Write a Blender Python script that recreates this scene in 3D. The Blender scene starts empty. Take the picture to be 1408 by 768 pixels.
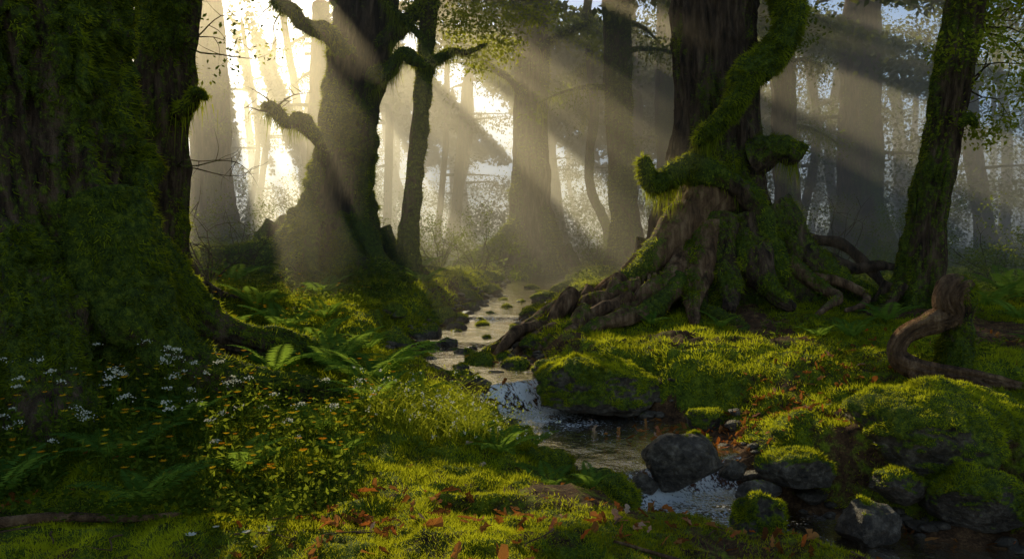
import bpy, bmesh, math
import numpy as np
from mathutils import Vector
rng=np.random.default_rng(7)
# ------------------------------------------------ noise
_pr=np.random.default_rng(1); PERM=_pr.permutation(256); PERM=np.concatenate([PERM,PERM,PERM]); VAL=_pr.uniform(-1,1,256)
def vnoise(p,seed=0):
    p=np.asarray(p,float)+seed*17.13
    i=np.floor(p).astype(int); f=p-i; f=f*f*f*(f*(f*6-15)+10); i&=255
    out=0
    for a in (0,1):
        for b in (0,1):
            for c in (0,1):
                h=PERM[PERM[PERM[(i[...,0]+a)&255]+((i[...,1]+b)&255)]+((i[...,2]+c)&255)]
                w=(f[...,0] if a else 1-f[...,0])*(f[...,1] if b else 1-f[...,1])*(f[...,2] if c else 1-f[...,2])
                out=out+w*VAL[h]
    return out
def fbm(p,o=4,seed=0):
    p=np.asarray(p,float); s=0;a=1;t=0
    for k in range(o):
        s=s+a*vnoise(p*(2.03**k),seed+k*3); t+=a; a*=.5
    return s/t
def sm(a,b,x):
    t=np.clip((x-a)/(b-a),0,1); return t*t*(3-2*t)
def nrm(v): return v/np.maximum(np.linalg.norm(v,axis=-1,keepdims=True),1e-9)
def xyz(x,y,z=0): 
    x=np.asarray(x,float); return np.stack([x,np.asarray(y,float)+0*x,z+0*x],-1)
# ------------------------------------------------ materials
def newmat(n):
    m=bpy.data.materials.new(n); m.use_nodes=True; m.node_tree.nodes.clear(); return m,m.node_tree.nodes,m.node_tree.links
def ramp(N,L,src,stops):
    r=N.new('ShaderNodeValToRGB'); L.new(src,r.inputs[0]); e=r.color_ramp.elements
    while len(e)<len(stops): e.new(.5)
    for k,(p,c) in enumerate(stops): e[k].position=p; e[k].color=(*c,1)
    return r.outputs[0]
def noise(N,L,scale,det=4,vec=None,rough=.55):
    n=N.new('ShaderNodeTexNoise'); n.inputs['Scale'].default_value=scale; n.inputs['Detail'].default_value=det; n.inputs['Roughness'].default_value=rough
    if vec is not None: L.new(vec,n.inputs['Vector'])
    return n.outputs['Fac']
def attr(N):
    a=N.new('ShaderNodeAttribute'); a.attribute_name='a'; return a.outputs['Fac']
def mathn(N,L,op,a,b,clamp=False):
    m=N.new('ShaderNodeMath'); m.operation=op; m.use_clamp=clamp
    for k,v in enumerate((a,b)):
        if isinstance(v,(int,float)): m.inputs[k].default_value=v
        else: L.new(v,m.inputs[k])
    return m.outputs[0]
def mixc(N,L,f,a,b):
    m=N.new('ShaderNodeMix'); m.data_type='RGBA'
    for k,v in ((0,f),(6,a),(7,b)):
        if isinstance(v,tuple): m.inputs[k].default_value=(*v,1)
        elif isinstance(v,(int,float)): m.inputs[k].default_value=v
        else: L.new(v,m.inputs[k])
    return m.outputs[2]
def objvec(N,L,sc=(1,1,1)):
    g=N.new('ShaderNodeNewGeometry'); m=N.new('ShaderNodeMapping'); m.inputs['Scale'].default_value=sc
    L.new(g.outputs['Position'],m.inputs[0]); return m.outputs[0]
def bump(N,L,h,s,d):
    b=N.new('ShaderNodeBump'); b.inputs['Strength'].default_value=s; b.inputs['Distance'].default_value=d; L.new(h,b.inputs['Height']); return b.outputs[0]
def pbsdf(N,L,col,rough=.85,norm=None,spec=.3):
    p=N.new('ShaderNodeBsdfPrincipled')
    if isinstance(col,tuple): p.inputs['Base Color'].default_value=(*col,1)
    else: L.new(col,p.inputs['Base Color'])
    if isinstance(rough,(int,float)): p.inputs['Roughness'].default_value=rough
    else: L.new(rough,p.inputs['Roughness'])
    p.inputs['Specular IOR Level'].default_value=spec
    if norm is not None: L.new(norm,p.inputs['Normal'])
    return p.outputs[0]
def out(N,L,s,vol=False):
    o=N.new('ShaderNodeOutputMaterial'); L.new(s,o.inputs['Volume' if vol else 'Surface'])
def foliage(name,stops,trans=.45,tcol=None):
    m,N,L=newmat(name); c=ramp(N,L,attr(N),stops)
    d=N.new('ShaderNodeBsdfDiffuse'); L.new(c,d.inputs[0])
    t=N.new('ShaderNodeBsdfTranslucent'); c2=mixc(N,L,.55,c,tcol or tuple(min(.9,x*2.2) for x in stops[-1][1])); L.new(c2,t.inputs[0])
    mx=N.new('ShaderNodeMixShader'); mx.inputs[0].default_value=trans; L.new(d.outputs[0],mx.inputs[1]); L.new(t.outputs[0],mx.inputs[2])
    out(N,L,mx.outputs[0]); return m
M_moss=foliage('moss_tufts',[(0,(.016,.034,.004)),(.35,(.12,.155,.008)),(1,(.54,.53,.02))],.58,(.97,.97,.04))
M_tmoss=foliage('trunk_moss_tufts',[(0,(.014,.028,.004)),(.42,(.11,.155,.01)),(1,(.42,.44,.025))],.5,(.85,.87,.04))
M_leaf=foliage('leaves_green',[(0,(.02,.045,.01)),(.6,(.075,.125,.015)),(1,(.2,.24,.025))],.5,(.55,.62,.04))
M_canopy=foliage('canopy_leaves',[(0,(.02,.04,.01)),(.6,(.05,.085,.015)),(1,(.12,.14,.02))],.45,(.42,.44,.04))
M_bright=foliage('leaves_yellow_green',[(0,(.07,.11,.012)),(.6,(.18,.22,.018)),(1,(.3,.32,.025))],.55,(.9,.9,.06))
M_fern=foliage('fern_fronds',[(0,(.03,.08,.02)),(.5,(.09,.18,.03)),(1,(.2,.31,.04))],.5,(.55,.75,.07))
M_white=foliage('petals_white',[(0,(.75,.7,.52)),(1,(.88,.82,.65))],.3,(.8,.76,.55))
M_orange=foliage('petals_orange',[(0,(.8,.26,.01)),(1,(.9,.6,.02))],.35,(.95,.6,.02))
M_dead=foliage('dead_leaves',[(0,(.1,.04,.014)),(.35,(.26,.09,.02)),(.7,(.45,.2,.06)),(.9,(.6,.12,.02)),(1,(.6,.46,.3))],.3,(.8,.3,.05))
def bark_mat(name,b1,b2,dark=.2):
    m,N,L=newmat(name); v=objvec(N,L,(1,1,.2)); v2=objvec(N,L)
    n1=noise(N,L,9,8,v,.68); n2=noise(N,L,14,6,v2,.7); n3=noise(N,L,60,3,v2)
    bc=ramp(N,L,n1,[(.36,tuple(x*dark for x in b1)),(.5,b1),(.66,b2)])
    mc=ramp(N,L,mathn(N,L,'ADD',mathn(N,L,'MULTIPLY',n2,.7),mathn(N,L,'MULTIPLY',n3,.3)),[(.36,(.012,.024,.003)),(.5,(.08,.115,.009)),(.68,(.27,.3,.02))])
    f=mathn(N,L,'ADD',attr(N),mathn(N,L,'MULTIPLY',mathn(N,L,'SUBTRACT',n2,.5),1.6))
    f=ramp(N,L,f,[(.38,(0,0,0)),(.6,(1,1,1))])
    c=mixc(N,L,f,bc,mc); h=mathn(N,L,'ADD',n1,mathn(N,L,'MULTIPLY',n3,.3))
    out(N,L,pbsdf(N,L,c,.88,bump(N,L,h,1,.12),.25)); return m
M_bark=bark_mat('bark_mossy',(.095,.055,.03),(.24,.15,.085))
M_bark2=bark_mat('bark_root_wood',(.21,.11,.052),(.45,.27,.135),.3)
def rock_mat():
    m,N,L=newmat('rock_mossy'); v=objvec(N,L)
    n1=noise(N,L,5,10,v,.7); n2=noise(N,L,22,6,v,.7); n3=noise(N,L,90,3,v)
    rc=ramp(N,L,mathn(N,L,'ADD',mathn(N,L,'MULTIPLY',n1,.6),mathn(N,L,'MULTIPLY',n2,.4)),[(.36,(.016,.011,.007)),(.5,(.1,.072,.045)),(.66,(.36,.28,.19))])
    mc=ramp(N,L,n2,[(.3,(.014,.028,.003)),(.5,(.09,.125,.009)),(.7,(.3,.32,.018))])
    f=mathn(N,L,'ADD',attr(N),mathn(N,L,'MULTIPLY',mathn(N,L,'SUBTRACT',n2,.5),1.2))
    f=ramp(N,L,f,[(.42,(0,0,0)),(.58,(1,1,1))])
    rg=mixc(N,L,f,(.4,.4,.4),(.95,.95,.95))
    out(N,L,pbsdf(N,L,mixc(N,L,f,rc,mc),rg,bump(N,L,mathn(N,L,'ADD',n2,mathn(N,L,'MULTIPLY',n3,.3)),1,.04),.35)); return m
M_rock=rock_mat()
def ground_mat():
    m,N,L=newmat('ground_moss_and_soil'); v=objvec(N,L)
    n1=noise(N,L,7,6,v,.65); n2=noise(N,L,45,5,v,.7)
    s=mathn(N,L,'ADD',mathn(N,L,'MULTIPLY',n1,.55),mathn(N,L,'MULTIPLY',n2,.45))
    mc=ramp(N,L,s,[(.36,(.012,.024,.003)),(.5,(.1,.135,.009)),(.66,(.32,.34,.018))])
    sc=ramp(N,L,s,[(.36,(.016,.009,.004)),(.52,(.13,.062,.025)),(.68,(.4,.21,.08))])
    f=mathn(N,L,'ADD',attr(N),mathn(N,L,'MULTIPLY',mathn(N,L,'SUBTRACT',n1,.5),1.3))
    f=ramp(N,L,f,[(.4,(0,0,0)),(.6,(1,1,1))])
    out(N,L,pbsdf(N,L,mixc(N,L,f,sc,mc),.92,bump(N,L,s,1,.04),.2)); return m
M_ground=ground_mat()
def water_mat():
    m,N,L=newmat('stream_water_surface'); v=objvec(N,L,(1,1,1)); n1=noise(N,L,6,4,v,.6); n2=noise(N,L,24,3,v)
    nb=bump(N,L,mathn(N,L,'ADD',n1,mathn(N,L,'MULTIPLY',n2,.25)),.4,.05)
    g=N.new('ShaderNodeBsdfGlossy'); g.inputs['Roughness'].default_value=.07; g.inputs[0].default_value=(1,.93,.8,1); L.new(nb,g.inputs['Normal'])
    t=N.new('ShaderNodeBsdfTransparent'); t.inputs[0].default_value=(.9,.66,.36,1)
    fr=N.new('ShaderNodeFresnel'); fr.inputs[0].default_value=1.2; L.new(nb,fr.inputs['Normal'])
    mx=N.new('ShaderNodeMixShader'); L.new(fr.outputs[0],mx.inputs[0]); L.new(t.outputs[0],mx.inputs[1]); L.new(g.outputs[0],mx.inputs[2])
    w=pbsdf(N,L,(.9,.85,.76),.5,nb)
    v3=objvec(N,L,(22,22,5)); n3=noise(N,L,1.6,6,v3,.7)
    f=mathn(N,L,'ADD',attr(N),mathn(N,L,'MULTIPLY',mathn(N,L,'SUBTRACT',n3,.5),2.8))
    f=mathn(N,L,'MULTIPLY',ramp(N,L,f,[(.4,(0,0,0)),(.66,(1,1,1))]),mathn(N,L,'MULTIPLY',attr(N),3,True))
    m2=N.new('ShaderNodeMixShader'); L.new(f,m2.inputs[0]); L.new(mx.outputs[0],m2.inputs[1]); L.new(w,m2.inputs[2])
    out(N,L,m2.outputs[0]); return m
M_water=water_mat()
# ------------------------------------------------ mesh builder
class B:
    def __init__(s): s.V=[];s.F3=[];s.F4=[];s.m3=[];s.m4=[];s.A=[];s.n=0
    def add(s,V,F,mat=0,a=0.):
        V=np.asarray(V,float).reshape(-1,3); F=np.asarray(F,int)
        if len(V)==0 or len(F)==0: return
        s.V.append(V); s.A.append(np.broadcast_to(np.asarray(a,float),(len(V),)))
        if F.shape[1]==3: s.F3.append(F+s.n); s.m3.append(np.full(len(F),mat))
        else: s.F4.append(F+s.n); s.m4.append(np.full(len(F),mat))
        s.n+=len(V)
    def build(s,name,mats,smooth=True):
        V=np.concatenate(s.V); A=np.concatenate(s.A)
        F3=np.concatenate(s.F3) if s.F3 else np.zeros((0,3),int); F4=np.concatenate(s.F4) if s.F4 else np.zeros((0,4),int)
        mi=np.concatenate([x for x in s.m3+s.m4]); me=bpy.data.meshes.new(name)
        me.vertices.add(len(V)); me.vertices.foreach_set('co',V.astype(np.float32).ravel())
        li=np.concatenate([F3.ravel(),F4.ravel()]); me.loops.add(len(li)); me.loops.foreach_set('vertex_index',li.astype(np.int32))
        tot=np.concatenate([np.full(len(F3),3),np.full(len(F4),4)]); st=np.concatenate([[0],np.cumsum(tot)[:-1]])
        me.polygons.add(len(tot)); me.polygons.foreach_set('loop_start',st.astype(np.int32)); me.polygons.foreach_set('loop_total',tot.astype(np.int32))
        for m in mats: me.materials.append(m)
        me.polygons.foreach_set('material_index',mi.astype(np.int32)); me.polygons.foreach_set('use_smooth',np.full(len(tot),smooth))
        at=me.attributes.new('a','FLOAT','POINT'); at.data.foreach_set('value',A.astype(np.float32))
        me.update(calc_edges=True); me.validate()
        o=bpy.data.objects.new(name,me); bpy.context.scene.collection.objects.link(o); return o
def vnormals(V,F):
    a,b,c=V[F[:,0]],V[F[:,1]],V[F[:,2]]; fn=np.cross(b-a,c-a); N=np.zeros_like(V)
    for k in range(F.shape[1]): np.add.at(N,F[:,k],fn)
    return nrm(N)
def rdir(n,r=rng): return nrm(r.normal(size=(n,3)))
def blades(b,P,D,Ln,W,mat,a=None):
    n=len(P); S=nrm(np.cross(D,rdir(n))); Ln=np.broadcast_to(Ln,(n,))[:,None]; W=np.broadcast_to(W,(n,))[:,None]
    V=np.stack([P-S*W,P+S*W,P+D*Ln],1).reshape(-1,3); F=np.arange(3*n).reshape(-1,3)
    if a is None: a=rng.random(n)
    b.add(V,F,mat,np.repeat(a,3))
def leaves(b,P,D,Ln,W,mat,a=None,S=None):
    n=len(P)
    if S is None: S=nrm(np.cross(D,rdir(n)))
    Ln=np.broadcast_to(Ln,(n,))[:,None]; W=np.broadcast_to(W,(n,))[:,None]
    V=np.stack([P,P+D*Ln*.45+S*W,P+D*Ln,P+D*Ln*.45-S*W],1).reshape(-1,3); F=np.arange(4*n).reshape(-1,4)
    if a is None: a=rng.random(n)
    b.add(V,F,mat,np.repeat(a,4))
def longblades(b,P,D,Ln,W,bend,mat,a=None):
    n=len(P); S=nrm(np.cross(D,rdir(n))); H=D.copy(); H[:,2]=0; H=nrm(H); Ln=np.broadcast_to(Ln,(n,))[:,None]; W=np.broadcast_to(W,(n,))[:,None]
    m1=P+D*Ln*.5; t=m1+nrm(D+H*bend-np.array([0,0,bend*.8]))*Ln*.5
    V=np.stack([P-S*W,P+S*W,m1+S*W*.8,m1-S*W*.8,t],1).reshape(-1,3); k=np.arange(n)[:,None]*5
    F=np.concatenate([k+[0,1,2],k+[0,2,3],k+[3,2,4]])
    if a is None: a=rng.random(n)
    b.add(V,F,mat,np.repeat(a,5)); return t
# ------------------------------------------------ stream + terrain
CL=np.array([(2.6,36,.7,.55),(1.6,30,.9,.47),(.9,24,.95,.42),(.5,19,.85,.33),(-.1,15.5,.75,.24),(-.33,14.2,.7,.22),(-.36,14.05,.7,.12),(-.6,12.8,.78,.1),(-.7,11.9,.8,.08),(-.74,11.7,.75,-.02),(-.75,10.9,.85,-.03),(-.25,9.7,.65,-.04),
 (.05,9.3,.42,-.05),(.12,9.12,.45,-.38),(.55,8.7,.85,-.4),(1.1,8.0,1.2,-.41),(1.45,7.2,.85,-.43),(1.52,6.98,.75,-.66),(1.85,6.5,.8,-.69),(2.05,6.35,.8,-.76),(2.75,6.05,.75,-.78),(3.8,5.7,.65,-.83),(5.5,5.4,.55,-.9),(8,5.0,.5,-1.0)])
seg=np.linalg.norm(np.diff(CL[:,:2],axis=0),axis=1); cum=np.concatenate([[0],np.cumsum(seg)])
sD=np.arange(0,cum[-1],.04); CD=np.stack([np.interp(sD,cum,CL[:,k]) for k in range(4)],1)
def gs(x,k):
    w=np.exp(-.5*(np.arange(-3*k,3*k+1)/k)**2); w/=w.sum(); return np.convolve(np.pad(x,3*k,mode='edge'),w,'valid')
CD[:,0]=gs(CD[:,0],8); CD[:,1]=gs(CD[:,1],8); CD[:,2]=gs(CD[:,2],6); 
CP=np.array([(-6,4,.15),(-3,4,.02),(0,4,0),(2,4,-.14),(4.5,4,-.5),(7,4,-.5),(0,2,0),(-6,1,.1),(6,1,-.1),(0,-20,.1),(-20,-5,.3),(20,-5,.2),
(-5,6.5,.3),(-3,6.5,.15),(-1.2,6.5,.02),(-.4,6.0,-.04),(.4,5.6,-.14),(-.6,7.5,-.03),(.5,6.4,-.4),(-.1,7.2,-.24),(.9,6.0,-.42),(1.0,5.3,-.22),(1.7,5.5,-.5),(1.9,4.8,-.28),(2.4,5.2,-.55),(2.9,4.6,-.42),(3.3,4.9,-.62),(-5,9,.5),(-3,9,.35),(-2,9,.22),(-1.3,8.6,.08),(-3,12,.6),(-5,12,.8),(-2.1,13,.42),(-2.5,15,.68),
(-4,17,.92),(-7,15,1),(-2,18,.72),(-1.5,21,.62),(-8,22,1),(0,28,.6),(4,24,.75),(-15,30,.8),(10,30,.7),(20,30,.5),(0,45,.6),(-30,50,.6),(30,50,.6),(-12,15,1.1),(-10,8,.7),
(2.6,8.9,.12),(3,7.9,-.12),(2.6,8.2,-.2),(3.3,9.3,.35),(2.2,10,.33),(1.3,10.8,.28),(1.2,12.5,.42),(2.2,12.5,.5),(3.5,14,.52),(4.3,12,.5),(6.4,12.5,.5),(5,9,.36),(4.5,7.6,.05),(6,7,.2),(8,10,.45),(9,14,.6),(5,18,.65),(10,20,.65),(14,12,.7)],float)
def terrain(x,y):
    x=np.asarray(x,float).ravel(); y=np.asarray(y,float).ravel(); z=np.zeros_like(x)
    for i in range(0,len(x),20000):
        X=x[i:i+20000];Y=y[i:i+20000]
        d2=(X[:,None]-CP[:,0])**2+(Y[:,None]-CP[:,1])**2; w=1/(d2+.25+.002*Y[:,None]**2)**2
        Bz=(w*CP[:,2]).sum(1)/w.sum(1)
        p=xyz(X,Y); far=sm(14,40,np.hypot(X,Y))
        c=np.abs(vnoise(p*1.7,3)); c2=np.abs(vnoise(p*4.1,5))
        bumps=.13*(.5-c)+.08*(.5-c2)+.1*fbm(p*.5,3,9)+.018*vnoise(p*14,6)
        Bz=Bz+bumps*(1-.3*far)+far*.25*fbm(p*.12,3,4)
        near=(Y>3)&(Y<40)&(np.abs(X)<12)
        if near.any():
            xx=X[near];yy=Y[near]
            S=CD[::3]
            dd=(xx[:,None]-S[:,0])**2+(yy[:,None]-S[:,1])**2
            bi=dd.argmin(1)*3; d=np.sqrt(dd.min(1)); hw=CD[bi,2]; wl=CD[bi,3]
            d=d+.14*vnoise(xyz(xx,yy)*2.2,8)
            inside=wl+.03-.2*(1-np.clip(d/hw,0,1)**2)+.03*vnoise(xyz(xx,yy)*9,2)
            t=sm(0,.55,d-hw); zz=np.where(d<hw,inside,(wl+.03)*(1-t)+Bz[near]*t)
            k=sm(40,32,yy)*1.0; Bn=Bz[near]; Bz[near]=zz*k+Bn*(1-k)
        z[i:i+20000]=Bz
    return z
def axis(lo,hi,st,outer,g=1.09):
    c=list(np.arange(lo,hi,st)); s=st; v=c[-1]
    while v<outer: s*=g; v+=s; c.append(v)
    s=st; v=lo; l=[]
    while v>-outer: s*=g; v-=s; l.append(v)
    return np.array(l[::-1]+c)
AX=axis(-7,7.5,.04,420); AY=axis(3.0,16,.035,420)
GX,GY=np.meshgrid(AX,AY); GZ=terrain(GX,GY).reshape(GX.shape)
def gz(x,y):
    x=np.asarray(x,float);y=np.asarray(y,float)
    i=np.clip(np.searchsorted(AX,x)-1,0,len(AX)-2); j=np.clip(np.searchsorted(AY,y)-1,0,len(AY)-2)
    fx=(x-AX[i])/(AX[i+1]-AX[i]); fy=(y-AY[j])/(AY[j+1]-AY[j])
    return (GZ[j,i]*(1-fx)+GZ[j,i+1]*fx)*(1-fy)+(GZ[j+1,i]*(1-fx)+GZ[j+1,i+1]*fx)*fy
def sdist(x,y):
    S=CD[::6]; x=np.asarray(x,float).ravel();y=np.asarray(y,float).ravel(); o=np.zeros(len(x)); w=np.zeros(len(x))
    for i in range(0,len(x),40000):
        dd=(x[i:i+40000,None]-S[:,0])**2+(y[i:i+40000,None]-S[:,1])**2; k=dd.argmin(1); o[i:i+40000]=np.sqrt(dd.min(1))-S[k,2]; w[i:i+40000]=S[k,3]
    return o,w
def gridF(ny,nx):
    k=(np.arange(ny-1)[:,None]*nx+np.arange(nx-1)).ravel(); return np.stack([k,k+1,k+nx+1,k+nx],1)
gp=xyz(GX.ravel(),GY.ravel()); sd,_=sdist(GX,GY)
def mossmask(x,y,s): return np.where(s<.07+.12*vnoise(xyz(x,y)*3,17),0,.66+.6*fbm(xyz(x,y)*.7,4,21))
gm=mossmask(GX.ravel(),GY.ravel(),sd); gm=gm-.1*sm(18,40,GY.ravel())
b=B(); b.add(np.stack([GX.ravel(),GY.ravel(),GZ.ravel()],1),gridF(*GX.shape),0,gm); b.build('ground',[M_ground])
# water
T=np.gradient(CD[:,:2],axis=0); T/=np.linalg.norm(T,axis=1,keepdims=True); Nn=np.stack([-T[:,1],T[:,0]],1)
nac=36; tt=np.linspace(-1,1,nac); wd=(CD[:,2]+.25)
WX=CD[:,0,None]+Nn[:,0,None]*tt*wd[:,None]; WY=CD[:,1,None]+Nn[:,1,None]*tt*wd[:,None]
slope=np.abs(np.gradient(gs(CD[:,3],2),sD)); foam=sm(.12,.8,slope)
fo=foam.copy()
for i in range(1,len(fo)): fo[i]=max(fo[i],fo[i-1]*.96)
lv=gs(CD[:,3],1)
WZ=lv[:,None]+0*WX+.012*vnoise(np.stack([WX,WY,0*WX],-1)*5,3)+.03*foam[:,None]*vnoise(np.stack([tt*9+0*WX,sD[:,None]*3+0*WX,0*WX],-1),2)+.015*(fo-foam)[:,None]*vnoise(np.stack([WX,WY,0*WX],-1)*12,6)
FA=(fo[:,None]*(.8+.4*vnoise(np.stack([WX,WY,0*WX],-1)*6,9)))*(1-.4*np.abs(tt))
b=B(); b.add(np.stack([WX.ravel(),WY.ravel(),WZ.ravel()],1),gridF(len(sD),nac),0,FA.ravel()); b.build('stream_water',[M_water])
# ------------------------------------------------ tubes
def cr(P,step):
    P=np.asarray(P,float); Q=np.vstack([2*P[0]-P[1],P,2*P[-1]-P[-2]]); o=[]
    for i in range(1,len(Q)-2):
        L=np.linalg.norm(Q[i+1,:3]-Q[i,:3]); n=max(2,int(L/step)); t=np.linspace(0,1,n,endpoint=False)[:,None]
        o.append(.5*((2*Q[i])+(-Q[i-1]+Q[i+1])*t+(2*Q[i-1]-5*Q[i]+4*Q[i+1]-Q[i+2])*t*t+(-Q[i-1]+3*Q[i]-3*Q[i+1]+Q[i+2])*t**3))
    o.append(Q[-2][None]); return np.vstack(o)
def tube(pts,nseg,step,seed=0,flare=0,hs=.8,nl=6,ridge=.04,lump=.08,tipclose=True,kr=6.):
    C=cr(pts,step); P=C[:,:3];R=np.maximum(C[:,3],.002); T=nrm(np.gradient(P,axis=0))
    up=np.array([1,0,0.]) if abs(T[0,2])>.5 else np.array([0,0,1.])
    U=[]; u=nrm(up-T[0]*(up@T[0]))
    for t in T: u=nrm(u-t*(u@t)); U.append(u)
    U=np.array(U); W=np.cross(T,U); th=np.linspace(0,2*np.pi,nseg,endpoint=False)
    D=U[:,None]*np.cos(th)[None,:,None]+W[:,None]*np.sin(th)[None,:,None]
    s=np.concatenate([[0],np.cumsum(np.linalg.norm(np.diff(P,axis=0),axis=1))])
    rr=R[:,None]*np.ones(nseg)
    if flare:
        r2=np.random.default_rng(seed+5); ph=r2.uniform(0,6.28,3)
        lob=(.5+.5*np.cos(nl*th[None]+ph[0]+.5*np.sin(th*2+ph[2])+.35*s[:,None]))**1.6*(.7+.5*np.cos(2*th+ph[1])**2)
        rr=rr*(1+flare*np.exp(-s/hs)[:,None]*(.25+lob))+R[:,None]*.16*np.exp(-s/(hs*3.5))[:,None]*(lob-.4)
    q=np.stack([np.cos(th)[None]*kr*.5+0*rr,np.sin(th)[None]*kr*.5+0*rr,s[:,None]*.9+0*rr],-1)
    q2=q*[1.9,1.9,1.2]
    rid=(1-2*np.abs(vnoise(q*1.6,seed)))*.6+(1-2*np.abs(vnoise(q2*1.9,seed+2)))*.4
    p0=P[:,None]+D*rr[...,None]
    rr=rr+ridge*rid+lump*R[:,None]*2*fbm(p0*(.9/np.maximum(R.mean(),.12)**.5),3,seed)
    if tipclose: rr[-1]*=.15
    V=P[:,None]+D*rr[...,None]; m=len(P)
    k=(np.arange(m-1)[:,None]*nseg+np.arange(nseg)).ravel(); k2=(np.arange(m-1)[:,None]*nseg+(np.arange(nseg)+1)%nseg).ravel()
    F=np.stack([k,k2,k2+nseg,k+nseg],1); V=V.reshape(-1,3)
    return V,F,vnormals(V,F)
def mossattr(V,N,bias,seed,side=(.3,-.2,.5)):
    return bias+.75*fbm(V*[1.3,1.3,.8],4,seed)+.35*(N@np.array(side))
def swell(V,N,A,amt,f=5.):
    return V+N*(amt*sm(.38,.75,A)*(.35+.9*np.abs(vnoise(V*f,3))+.5*vnoise(V*f*2.7,4)))[:,None]
def blades_on(b,V,F,N,A,n,ln,w,mat,thr=.45,droop=.5,r=rng):
    a=V[F[:,0]];c=V[F[:,2]];bb=V[F[:,1]];ar=np.linalg.norm(np.cross(bb-a,c-a),axis=1); m=A[F].mean(1); wgt=ar*sm(thr-.12,thr+.25,m)
    if wgt.sum()<=0: return
    n=int(n); idx=r.choice(len(F),n,p=wgt/wgt.sum()); q=r.random((n,4))**1.; q/=q.sum(1,keepdims=True)
    f=F[idx]; 
    if F.shape[1]==4: P=(V[f]*q[...,None]).sum(1)
    else: q=q[:,:3]/q[:,:3].sum(1,keepdims=True); P=(V[f]*q[...,None]).sum(1)
    NN=N[f].mean(1); D=nrm(NN+.6*rdir(n)+np.array([0,0,-droop]))
    a=np.clip(.46+.9*fbm(P*2.6,3,4)+.5*vnoise(P*9,2)+r.normal(0,.16,n),0,1)
    blades(b,P-NN*.005,D,ln*r.uniform(.5,1.4,n)*(1+.8*vnoise(P*7,8)),w*r.uniform(.6,1.3,n),mat,a)
def hang_moss(b,P,n,ln,w):
    idx=rng.integers(0,len(P),n); Q=P[idx]+rng.normal(0,.05,(n,3)); D=nrm(np.array([0,0,-1.])+.25*rdir(n))
    blades(b,Q,D,ln*rng.uniform(.3,1.2,n)*(.3+np.abs(vnoise(Q*3,2))*2.2),w,1)
def leafcloud(b,c,rad,n,ln,w,mat,flat=.6,sub=6,r=rng,droop=.3):
    c=np.asarray(c,float); k=max(1,n//sub); cc=c+rdir(k)*rad*(r.random((k,1))**.45)*[1,1,flat]
    P=np.repeat(cc,sub,0)+r.normal(0,ln*1.3,(k*sub,3)); n=len(P)
    D=nrm(nrm(P-c)*.6+rdir(n)+[0,0,-droop]); S=nrm(np.cross(D,np.array([0,0,1.])+.6*rdir(n)))
    a=np.clip(.5+.5*vnoise(P*1.5,5)+r.normal(0,.15,n),0,1)
    leaves(b,P,D,ln*r.uniform(.6,1.3,n),w*r.uniform(.6,1.2,n),mat,a,S)
def limb(b,pts,seed,moss=.6,nb=600,ln=.06,hang=0,nseg=16,step=.08,ridge=.015,matb=0,hl=.3,lump=.2):
    p=np.array(pts,float); 
    V,F,N=tube(p,nseg,step,seed,ridge=ridge,lump=lump); A=mossattr(V,N,moss,seed,(0,0,.7)); V=swell(V,N,A,float(min(.05,p[:,3].mean()*.3)),7.); b.add(V,F,matb,A)
    blades_on(b,V,F,N,A,nb,ln,ln*.12,1,droop=.6)
    if hang: 
        c=cr(pts,.05)[:,:3]; hang_moss(b,c,hang,hl,.008)
def roots(b,base,r0,n,L,seed,ph=0,moss=.5,matb=0,nb=500,arc=2*math.pi,rr=.14):
    r=np.random.default_rng(seed)
    for i in range(n):
        an=ph+arc*(i+r.uniform(-.25,.25))/n; l=L*r.uniform(.6,1.25); k=7; pts=[]
        R0=rr*r.uniform(.7,1.3)
        for j in range(k):
            t=j/(k-1); d=r0*.75+l*t; an2=an+.35*math.sin(t*4+i)*t; x=base[0]+math.cos(an2)*d; y=base[1]+math.sin(an2)*d
            z=float(gz(x,y))+R0*(1-t)*.35+max(0,(.28-t))*r0*2.2-t*.03+(.05*math.sin(t*9+i*2) if j>1 else 0)*.6
            pts.append((x,y,z,R0*(1-t)**.7+.012))
        limb(b,pts,seed+i,moss,nb,.045,nseg=12,ridge=.012,matb=matb)
MATS=[M_bark,M_tmoss,M_leaf,M_bright,M_bark2]
def twigs(b,start,d,n,L,seed,r0=.03,leafmat=None,nl=0,lsz=.07):
    r=np.random.default_rng(seed); d=np.asarray(d,float)
    for i in range(n):
        p=np.array(start,float); v=nrm(d+.7*r.normal(size=3)*[1,1,.6]); pts=[]; l=L*r.uniform(.5,1.1)
        for j in range(6):
            pts.append((*p,r0*(1-j/5.5))); v=nrm(v+.35*r.normal(size=3)+[0,0,-.03]); p=p+v*l/5
        V,F,N=tube(pts,5,.15,seed+i,ridge=0,lump=.05); b.add(V,F,0,.4)
        q=np.array(pts)[:,:3]
        for j in (2,3,4):
            pp=q[j].copy(); vv=nrm(r.normal(size=3)); pt=[]
            for m in range(4): pt.append((*pp,r0*.4*(1-m/3.5))); vv=nrm(vv+.3*r.normal(size=3)); pp=pp+vv*l*.12
            V,F,N=tube(pt,4,.15,seed+i,ridge=0,lump=0); b.add(V,F,0,.4)
            if leafmat is not None: leafcloud(b,pp,l*.16,nl,lsz,lsz*.35,leafmat,.5)
        if leafmat is not None: leafcloud(b,q[-1],l*.16,nl,lsz,lsz*.35,leafmat,.5)
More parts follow.
